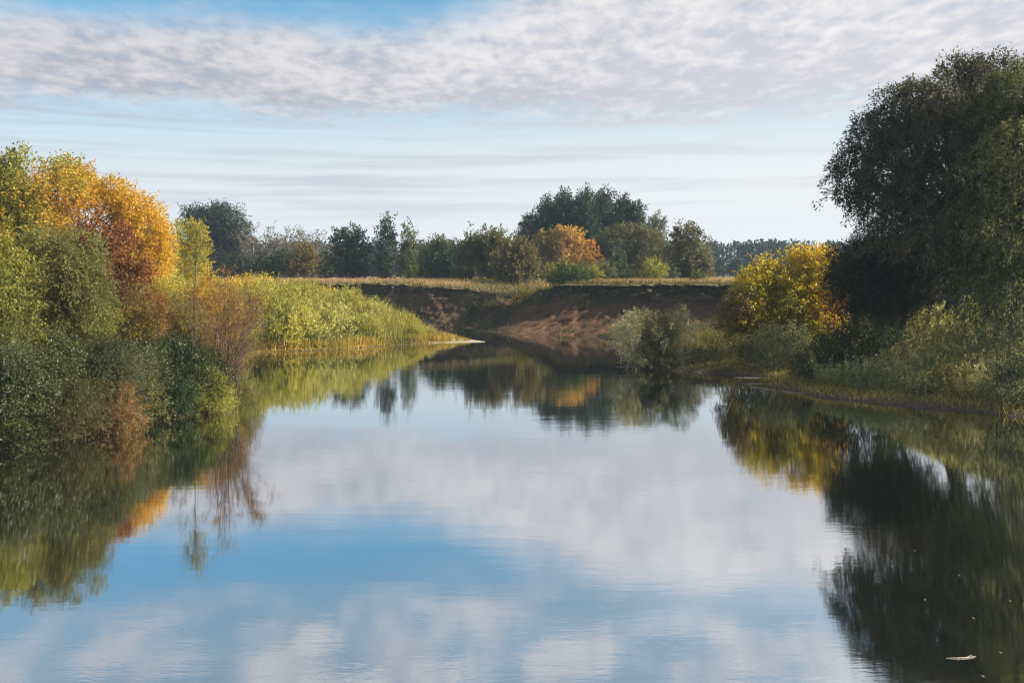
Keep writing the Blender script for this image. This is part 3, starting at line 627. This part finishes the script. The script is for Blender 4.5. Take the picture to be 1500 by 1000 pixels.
# far-off wood along the skyline
rng = np.random.default_rng(9)
Bs, As, Ls, Ss, Os, pv = [], [], [], [], [], []
for i in range(760):
    Y = rng.uniform(440, 560) if i > 90 else rng.uniform(330, 420)
    lo, hi = -Y*.62, Y*.62
    X = rng.uniform(lo, hi); Hh = rng.uniform(13.0, 16.5)*(1.0 if i > 90 else .5)*Y/480; r = rng.uniform(2.2, 4.2)
    n = 70; t = rng.random(n)**1.15; a = rng.uniform(0, 6.28, n)
    con = rng.random() < .6
    rad_ = r*(1-t)**(.8 if con else .45)*rng.uniform(.5, 1, n)
    Bs.append(np.stack([X+rad_*np.cos(a), Y+rad_*np.sin(a), 6.4+Hh*t], -1)); As.append(unit(np.stack([np.cos(a)*.7, np.sin(a)*.7, np.full(n, .7)], -1)))
    Os.append(unit(np.stack([np.cos(a), np.sin(a), np.full(n, .3)], -1)))
    Ls.append(np.full(n, 1.6)); Ss.append(np.full(n, .55)); pv.append(np.full(n, rng.random()))
V, c = sprig_leaves(rng, np.concatenate(Bs), np.concatenate(As), np.concatenate(Ls), np.concatenate(Ss), 5, 1.3, .8, 0, [(.010, .018, .012), (.015, .024, .014), (.024, .030, .015)], np.concatenate(pv), np.concatenate(Os))
o = link('distant_forest', quad_mesh('distant_forest', V, np.arange(len(V)).reshape(-1, 4), LEAF, c)); tag(o, 'blue green pine forest along the skyline beyond the plain', 'forest', kind='stuff')

# ------------------------------------------------------------------ right bank
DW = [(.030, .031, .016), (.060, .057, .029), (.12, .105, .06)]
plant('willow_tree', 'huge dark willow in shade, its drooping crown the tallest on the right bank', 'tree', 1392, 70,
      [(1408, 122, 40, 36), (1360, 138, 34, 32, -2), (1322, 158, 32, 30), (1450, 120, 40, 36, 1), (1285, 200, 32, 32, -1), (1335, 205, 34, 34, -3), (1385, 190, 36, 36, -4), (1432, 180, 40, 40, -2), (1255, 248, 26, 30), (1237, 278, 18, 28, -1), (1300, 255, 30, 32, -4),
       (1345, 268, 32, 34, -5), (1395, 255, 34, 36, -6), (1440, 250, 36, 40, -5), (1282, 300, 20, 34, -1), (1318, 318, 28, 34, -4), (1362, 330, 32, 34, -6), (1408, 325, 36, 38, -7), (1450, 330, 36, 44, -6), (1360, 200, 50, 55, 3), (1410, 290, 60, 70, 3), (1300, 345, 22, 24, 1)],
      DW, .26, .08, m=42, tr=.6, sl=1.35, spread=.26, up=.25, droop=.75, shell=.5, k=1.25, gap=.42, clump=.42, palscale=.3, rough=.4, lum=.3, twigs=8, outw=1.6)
plant('willow_tree', 'low dark spreading tree under the huge willow, behind the yellow tree', 'tree', 1300, 70,
      [(1262, 392, 42, 40), (1310, 395, 46, 50), (1360, 368, 38, 34), (1338, 405, 30, 40), (1250, 425, 30, 32), (1295, 430, 40, 30), (1395, 385, 30, 22), (1285, 375, 30, 22)],
      [(.018, .021, .011), (.040, .041, .020)], .18, .06, m=36, tr=.25, stems=3, sl=1.0, spread=.26, up=.3, droop=.5, k=1.2, gap=.25, lum=.3)
plant('willow_tree', 'green weeping willow at the right edge, hanging in front of the huge dark one', 'tree', 1500, 64,
      [(1500, 128, 40, 36), (1468, 165, 30, 34), (1520, 190, 45, 50), (1482, 215, 32, 40, -2), (1445, 262, 26, 40, -1), (1500, 275, 36, 46, -3), (1432, 322, 26, 38, -2), (1468, 318, 26, 46, -4), (1505, 350, 32, 50, -4), (1450, 385, 28, 44, -4), (1486, 410, 30, 42, -5), (1420, 372, 20, 36, -1), (1530, 290, 55, 70, 0), (1540, 410, 40, 50)],
      [(.040, .050, .018), (.080, .095, .032), (.16, .165, .055)], .26, .075, m=46, tr=.5, sl=1.7, spread=.20, up=.1, droop=1.0, shell=.5, k=1.25, gap=.42, clump=.42, palscale=.3, outw=1.6, rough=.35, lum=.3, twigs=6)
plant('maple_tree', 'yellow and orange autumn tree on the right bank, left of the dark willow', 'tree', 1150, 84,
      [(1185, 400, 30, 26), (1206, 422, 24, 34), (1150, 440, 50, 40, 1), (1206, 458, 26, 36), (1150, 420, 34, 28), (1195, 455, 34, 38), (1145, 465, 42, 36), (1105, 425, 24, 26), (1095, 465, 34, 36), (1180, 490, 40, 24), (1165, 395, 18, 22), (1120, 398, 12, 16), (1204, 386, 16, 16)],
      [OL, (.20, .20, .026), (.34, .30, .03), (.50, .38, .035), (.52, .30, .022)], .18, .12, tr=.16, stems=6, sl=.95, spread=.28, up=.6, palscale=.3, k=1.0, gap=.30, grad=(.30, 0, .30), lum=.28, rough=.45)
plant('shrub', 'brownish orange shrub at the left foot of the yellow autumn tree', 'shrub', 1082, 83, [(1085, 445, 20, 22), (1075, 470, 18, 22), (1100, 475, 22, 24)], [OLB, BR, (.22, .12, .02)], .18, .1, tr=.05, stems=5, names=SHRUB, sl=.8, spread=.25, up=.7, k=.6)
plant('willow_shrub', 'silvery grey green willow bush standing at the water, beyond the promontory', 'shrub', 962, 83.5,
      [(932, 486, 24, 24), (962, 482, 20, 20), (992, 482, 22, 22), (945, 505, 34, 26), (985, 505, 30, 26), (965, 520, 46, 18), (916, 500, 14, 18)], [(.09, .095, .04), (.16, .165, .085), (.27, .27, .17), (.38, .37, .25)], .16, .05, m=30, tr=.06, stems=9, twigs=5, names=SHRUB, sl=.9, spread=.2, up=.8, droop=.25, k=.62, lum=.32, z=.0)
rs = [('dark green shrub filling the slope below the dark trees, right of the yellow tree', 1268, 69, [(1270, 480, 34, 22), (1235, 502, 34, 24), (1300, 495, 22, 26), (1265, 510, 50, 22)], [GD, G, (.024, .040, .016)]),
      ('low olive shrub on the promontory right of the silvery willow bush', 1095, 80, [(1095, 515, 26, 16), (1075, 524, 20, 14), (1118, 522, 24, 16)], [OL, OLB, G]),
      ('grey green leafy shrub below the yellow autumn tree', 1140, 78, [(1130, 502, 16, 18), (1158, 502, 20, 20), (1145, 520, 28, 16)], [G, GG, GG]),
      ('dark shrub at the waterline under the grey green one', 1165, 74, [(1150, 535, 26, 16), (1180, 530, 26, 18)], [G, OLB, GD]),
      ('dim green shrub at the right end of the low shrubs by the water', 1215, 70, [(1200, 532, 26, 18), (1235, 535, 28, 16), (1215, 545, 36, 12)], [GD, G, OLB]),
      ('yellow leaved low shrub behind the silvery willow bush', 1048, 88, [(1045, 492, 12, 12), (1060, 486, 14, 14)], [OL, YG]),
      ('tall dusty green shrub at the right edge of the bank', 1475, 59, [(1475, 475, 26, 24), (1455, 500, 24, 22), (1498, 500, 34, 32), (1495, 535, 34, 26)], [GG, GG, SI]),
      ('large dusky green shrub beside the water at the right edge', 1500, 57, [(1505, 556, 34, 26), (1470, 570, 24, 18), (1530, 560, 36, 30)], [G, GG, GG]),
      ('small olive bush amid the weeds of the right bank', 1385, 61.5, [(1390, 552, 15, 15), (1378, 562, 15, 13)], [OL, OLB, GG]),
      ('tufted grey green bush at the crest of the right bank below the willows', 1425, 66, [(1420, 478, 24, 18), (1445, 490, 24, 20)], [GG, SI, G])]
for lb, px, Y, lob, pal in rs:
    plant('shrub', lb, 'shrub', px, Y, lob, pal, .15, .06, tr=.05, stems=6, twigs=4, names=SHRUB, sl=.8, spread=.2, up=.7, k=.7, palscale=.6, lum=.3)

# ------------------------------------------------------------------ grasses and weeds (stuff)
def blades(rng, X, Y, Z, h, wd, pal, pv, lean=.35, lum=.22):
    n = len(X); a = rng.uniform(0, 6.28, n); hh = h*rng.uniform(.5, 1.3, n); wv = np.stack([np.cos(a), np.sin(a), 0*a], -1)*(wd*rng.uniform(.6, 1.3, n))[:, None]
    b = np.stack([X, Y, Z-.05], -1); ln = rng.normal(0, lean, (n, 2))*hh[:, None]
    t = b + np.concatenate([ln, hh[:, None]], 1)
    V = np.stack([b-wv/2, b+wv/2, t+wv*.12, t-wv*.12], 1).reshape(-1, 3)
    return V, pal_col(pal, pv+rng.normal(0, .15, n))*np.exp(rng.normal(0, lum, n))[:, None]
def scatter(rng, n, x0, x1, y0, y1, test):
    X = rng.uniform(x0, x1, n); Y = rng.uniform(y0, y1, n); d = water_dist(X, Y); k = test(X, Y, d); return X[k], Y[k], d[k]
def stuff_mesh(name, V, c, label, cat, mt=GRASS):
    tag(link(name, quad_mesh(name, V, np.arange(len(V)).reshape(-1, 4), mt, c)), label, cat, kind='stuff')
rng = np.random.default_rng(12)
# dry grass of the plain
X, Y, d = scatter(rng, 190000, -75, 75, 112, 215, lambda X, Y, d: (Y > np.interp(X, ST[:, 2], ST[:, 3])-.35) & (rng.random(len(X)) < np.clip(1.6-(Y-130)/70, .25, 1)))
Z = np.where(Y > np.interp(X, ST[:, 2], ST[:, 3])+1.2, ground_z(X, Y), plateau(X, Y))
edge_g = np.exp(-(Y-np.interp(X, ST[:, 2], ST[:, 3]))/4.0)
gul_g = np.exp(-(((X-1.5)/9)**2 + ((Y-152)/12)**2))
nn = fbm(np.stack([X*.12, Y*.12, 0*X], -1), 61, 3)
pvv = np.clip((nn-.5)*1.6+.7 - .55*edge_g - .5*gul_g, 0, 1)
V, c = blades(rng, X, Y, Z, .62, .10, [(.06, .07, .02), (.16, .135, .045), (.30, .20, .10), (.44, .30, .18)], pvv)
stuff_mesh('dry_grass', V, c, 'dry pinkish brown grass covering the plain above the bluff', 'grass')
# weeds on the bluff face
uu = rng.integers(0, U-1, 90000); vv = rng.integers(7, 62, 90000)
pts = BLUFF_Q[uu, vv] + rng.normal(0, .12, (90000, 3))
nn = fbm(pts*.28, 71, 4); steep = ph[vv]
gulu = gul[uu]
k = (rng.random(len(nn)) < sstep(nn, .47, .66)*np.where(steep > .8, .25, 1)+gulu*.7) & (np.abs(pts[:, 0]) < 70) & (pts[:, 2] > .05)
pts = pts[k]
V, c = blades(rng, pts[:, 0], pts[:, 1], pts[:, 2], .5, .12, [(.022, .024, .010), (.045, .046, .017), (.085, .072, .027)], np.clip((nn[k]-.5)*2+.4+gulu[k]*.3, 0, 1), .6)
stuff_mesh('bluff_weeds', V, c, 'dark weeds growing in patches down the earth face of the bluff', 'weeds')
# yellow grass along the left point
X, Y, d = scatter(rng, 150000, -48, -2, 84, 129, lambda X, Y, d: (d > .25) & (rng.random(len(X)) < np.where(d < 5, 1.0, .35)) & (~((X > -7.0) & (rng.random(len(X)) < .7))) & (X < -5))
Z = ground_z(X, Y); nn = fbm(np.stack([X*.25, Y*.25, 0*X], -1), 81, 3)
V, c = blades(rng, X, Y, Z, np.where(d < .9, .3, .85)*np.clip((-X-3)/7, .35, 1), .09, [(.14, .13, .028), (.26, .20, .035), (.36, .25, .05)], np.clip((nn-.5)*1.8+.6-.12*np.clip(d-2, 0, 4)/4, 0, 1))
stuff_mesh('point_grass', V, c, 'yellow grass along the shore of the left point', 'grass')
X, Y, d = scatter(rng, 90000, -48, -8, 84, 129, lambda X, Y, d: (d > 1.8))
nn = fbm(np.stack([X*.2, Y*.2, 0*X], -1), 85, 3)
hh = np.clip((np.interp(X, [-40, -24, -20, -17, -14, -11.5, -9], [7.0, 7.0, 6.4, 5.3, 4.3, 3.0, 1.7])-ground_z(X, Y))*.72, .5, 2.6)*np.clip(d/6, .5, 1)
V, c = blades(rng, X, Y, ground_z(X, Y), hh, .13, [(.17, .18, .045), (.26, .24, .05), (.36, .28, .05)], np.clip((nn-.5)*1.8+.5, 0, 1), .22)
stuff_mesh('point_reeds', V, c, 'tall yellow green reeds growing between the willow bushes of the left point', 'reeds')
# left bank undergrowth
X, Y, d = scatter(rng, 60000, -60, -16, 40, 92, lambda X, Y, d: d > .1)
nn = fbm(np.stack([X*.25, Y*.25, 0*X], -1), 83, 3)
V, c = blades(rng, X, Y, ground_z(X, Y), .7, .07, [(.03, .04, .014), (.075, .075, .024), (.15, .12, .035)], np.clip((nn-.5)*1.8+.5, 0, 1))
stuff_mesh('bank_grass', V, c, 'rough green grass under the trees of the left bank', 'grass')
# right bank: shore grass, slope grass, tall weeds
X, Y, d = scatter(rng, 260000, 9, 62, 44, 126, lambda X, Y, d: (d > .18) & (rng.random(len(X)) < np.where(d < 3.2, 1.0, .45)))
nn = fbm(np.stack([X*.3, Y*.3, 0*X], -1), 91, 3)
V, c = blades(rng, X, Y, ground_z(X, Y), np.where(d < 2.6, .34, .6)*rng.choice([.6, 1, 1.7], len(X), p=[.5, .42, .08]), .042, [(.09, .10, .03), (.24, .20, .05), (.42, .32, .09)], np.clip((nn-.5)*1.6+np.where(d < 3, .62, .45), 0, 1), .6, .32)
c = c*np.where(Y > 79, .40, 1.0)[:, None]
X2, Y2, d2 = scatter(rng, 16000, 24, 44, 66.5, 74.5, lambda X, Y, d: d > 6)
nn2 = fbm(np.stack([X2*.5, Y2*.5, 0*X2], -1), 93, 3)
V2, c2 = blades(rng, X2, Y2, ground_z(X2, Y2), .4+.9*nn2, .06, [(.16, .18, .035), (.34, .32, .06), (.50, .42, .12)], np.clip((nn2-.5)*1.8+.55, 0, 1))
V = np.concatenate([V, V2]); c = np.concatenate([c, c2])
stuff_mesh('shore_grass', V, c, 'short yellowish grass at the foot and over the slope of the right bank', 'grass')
X, Y, d = scatter(rng, 22000, 19, 46, 50, 74, lambda X, Y, d: (d > 2.3) & (d < 17) & ((X-.9*(78-Y)) > 8.5))
n = len(X); nn = fbm(np.stack([X*.22, Y*.22, 0*X], -1), 95, 3)
B = np.stack([X, Y, ground_z(X, Y)-.05], -1); A = unit(np.stack([rng.normal(-.15, .22, n), rng.normal(0, .22, n), np.ones(n)], -1))
Hh = rng.uniform(.6, 1.5, n)*(.6+.8*nn)
V, c = sprig_leaves(rng, B, A, Hh, np.full(n, .08), 20, .15, .032, .10, [(.15, .18, .055), (.26, .29, .11), (.40, .41, .21), (.42, .34, .12)], np.clip((nn-.5)*1.8+.5, 0, 1), None, 0)
X2, Y2, d2 = scatter(rng, 5200, 19, 46, 50, 74, lambda X, Y, d: (d > 2.6) & (d < 17) & ((X-.9*(78-Y)) > 8.5))
n2 = len(X2); nb2 = fbm(np.stack([X2*.3, Y2*.3, 0*X2], -1), 97, 3)
k2 = rng.random(n2) < sstep(nb2, .38, .58); X2, Y2, nb2 = X2[k2], Y2[k2], nb2[k2]; n2 = len(X2)
A2 = unit(np.stack([rng.normal(.18, .2, n2), rng.normal(0, .2, n2), np.ones(n2)], -1))
V2, c2 = sprig_leaves(rng, np.stack([X2, Y2, ground_z(X2, Y2)], -1), A2, rng.uniform(1.1, 2.0, n2), np.full(n2, .05), 22, .24, .045, .18, [(.22, .26, .10), (.34, .36, .20), (.44, .42, .26), (.42, .33, .13)], rng.random(n2), None, 0, .1, .3)
V = np.concatenate([V, V2]); c = np.concatenate([c, c2])
stuff_mesh('tall_weeds', V, c, 'tall grey green weeds covering the shaded slope of the right bank', 'weeds', LEAF)

# ------------------------------------------------------------------ things on the water
def floating_stick():
    rng = np.random.default_rng(3); Y = 20.7; X = at(1410, Y)
    root = empty('driftwood_stick', (X, Y, 0), 'pale weathered stick floating on the dark reflection at the lower right', 'stick')
    main = curve((-.34, 0, .004), (.32, .09, .008), rng, .0, 9, .05)
    P = [(main, np.array([.004, .008, .010, .012, .012, .011, .008, .006, .003])), (curve(main[5], main[5]+np.array([.14, .09, .015]), rng, .05, 5), np.linspace(.009, .003, 5)), (curve(main[3], main[3]+np.array([-.08, -.07, .01]), rng, .05, 4), np.linspace(.008, .003, 4))]
    tv, tq = tubes(P, 6); link('branch', quad_mesh('branch', tv, tq, bark_mat('weathered_wood', (.20, .16, .12), (.48, .43, .35), 14.0), smooth=True), root)
floating_stick()
rng = np.random.default_rng(31)
lm = bpy.data.meshes.new('floating_leaf')
lm.from_pydata([(0, -.05, .006), (.02, -.02, .008), (.024, .01, .012), (0, .05, .016), (-.024, .01, .012), (-.02, -.02, .008), (0, 0, .004)], [], [(6, 0, 1), (6, 1, 2), (6, 2, 3), (6, 3, 4), (6, 4, 5), (6, 5, 0)])
m, gg, out = mat('fallen_leaf'); p = gg.n('ShaderNodeBsdfPrincipled'); t_ = gg.n('ShaderNodeTexCoord'); gg.set(p.inputs['Base Color'], gg.mix(gg.noise(t_.outputs['Object'], 30, 3), (.16, .12, .05), (.34, .28, .16))); p.inputs['Roughness'].default_value = .5; gg.set(out.inputs[0], p.outputs[0]); lm.materials.append(m)
for i, (px, py) in enumerate([(1355, 878), (1426, 905), (1466, 955), (1405, 842), (1340, 806), (1480, 880), (1440, 990), (540, 832), (778, 755), (223, 776)]):
    Y = F*CAMZ/(py-HOR); o = link('floating_leaf', lm, None, (at(px, Y), Y, 0)); o.rotation_euler = (0, 0, rng.uniform(0, 6.28)); o.scale = (.8,)*3
    tag(o, 'single fallen leaf floating on the river', 'leaf', 'fallen leaves floating on the river')
# thin flat strips of pale colour on the water near the right shore
m, gg, out = mat('pale_streaks'); gt = gg.n('ShaderNodeNewGeometry'); p = gg.n('ShaderNodeBsdfPrincipled'); gg.set(p.inputs['Base Color'], gg.mix(gg.noise(gt.outputs['Position'], 6, 4), (.30, .30, .28), (.6, .6, .58))); p.inputs['Roughness'].default_value = .8; gg.set(out.inputs[0], p.outputs[0]); STREAKS = m
VV, QQ = [], []
for (xa, ya, xb, yb, wd) in [(898, 537, 938, 537, .16), (1008, 545.5, 1068, 545.8, .14), (1072, 553, 1118, 553.4, .14), (1082, 562, 1128, 562, .12), (1092, 565, 1140, 572, .16), (1140, 572.5, 1195, 578, .10), (1190, 580, 1215, 579.5, .09)]:
    k = 22; t = np.linspace(0, 1, k); px = xa+(xb-xa)*t; py = ya+(yb-ya)*t; Y = F*CAMZ/(py-HOR); X = at(px, Y); Y = Y + rng.normal(0, .05, k)
    wv = wd*np.sin(np.pi*np.clip(t, .02, .98))*rng.uniform(.4, 1.3, k); b0 = sum(len(v) for v in VV)
    VV.append(np.stack([np.stack([X, Y-wv, 0*X+.005], -1), np.stack([X, Y+wv, 0*X+.005], -1)], 1).reshape(-1, 3)); i = np.arange(k-1)*2+b0; QQ.append(np.stack([i, i+2, i+3, i+1], -1))
tag(link('pale_streaks', quad_mesh('pale_streaks', np.concatenate(VV), np.concatenate(QQ), STREAKS)), 'thin pale streaks on the water off the right bank', 'pale_streaks', kind='stuff')

# ------------------------------------------------------------------ haze
hx, hy, hz0, hz1 = 1520, (-95, 1520), -3.5, 45
hv = np.array([(x, y, z) for z in (hz0, hz1) for y in hy for x in (-hx, hx)], float)
hq = np.array([(0, 2, 3, 1), (4, 5, 7, 6), (0, 1, 5, 4), (2, 6, 7, 3), (0, 4, 6, 2), (1, 3, 7, 5)])
m, gg, out = mat('haze_air'); pvn = gg.n('ShaderNodeVolumePrincipled'); pvn.inputs['Color'].default_value = (.55, .78, 1.0, 1); pvn.inputs['Density'].default_value = .00020
gg.set(out.inputs['Volume'], pvn.outputs[0])
o = link('haze', quad_mesh('haze', hv, hq, m)); tag(o, 'thin bluish autumn haze in the air', 'haze', kind='stuff')
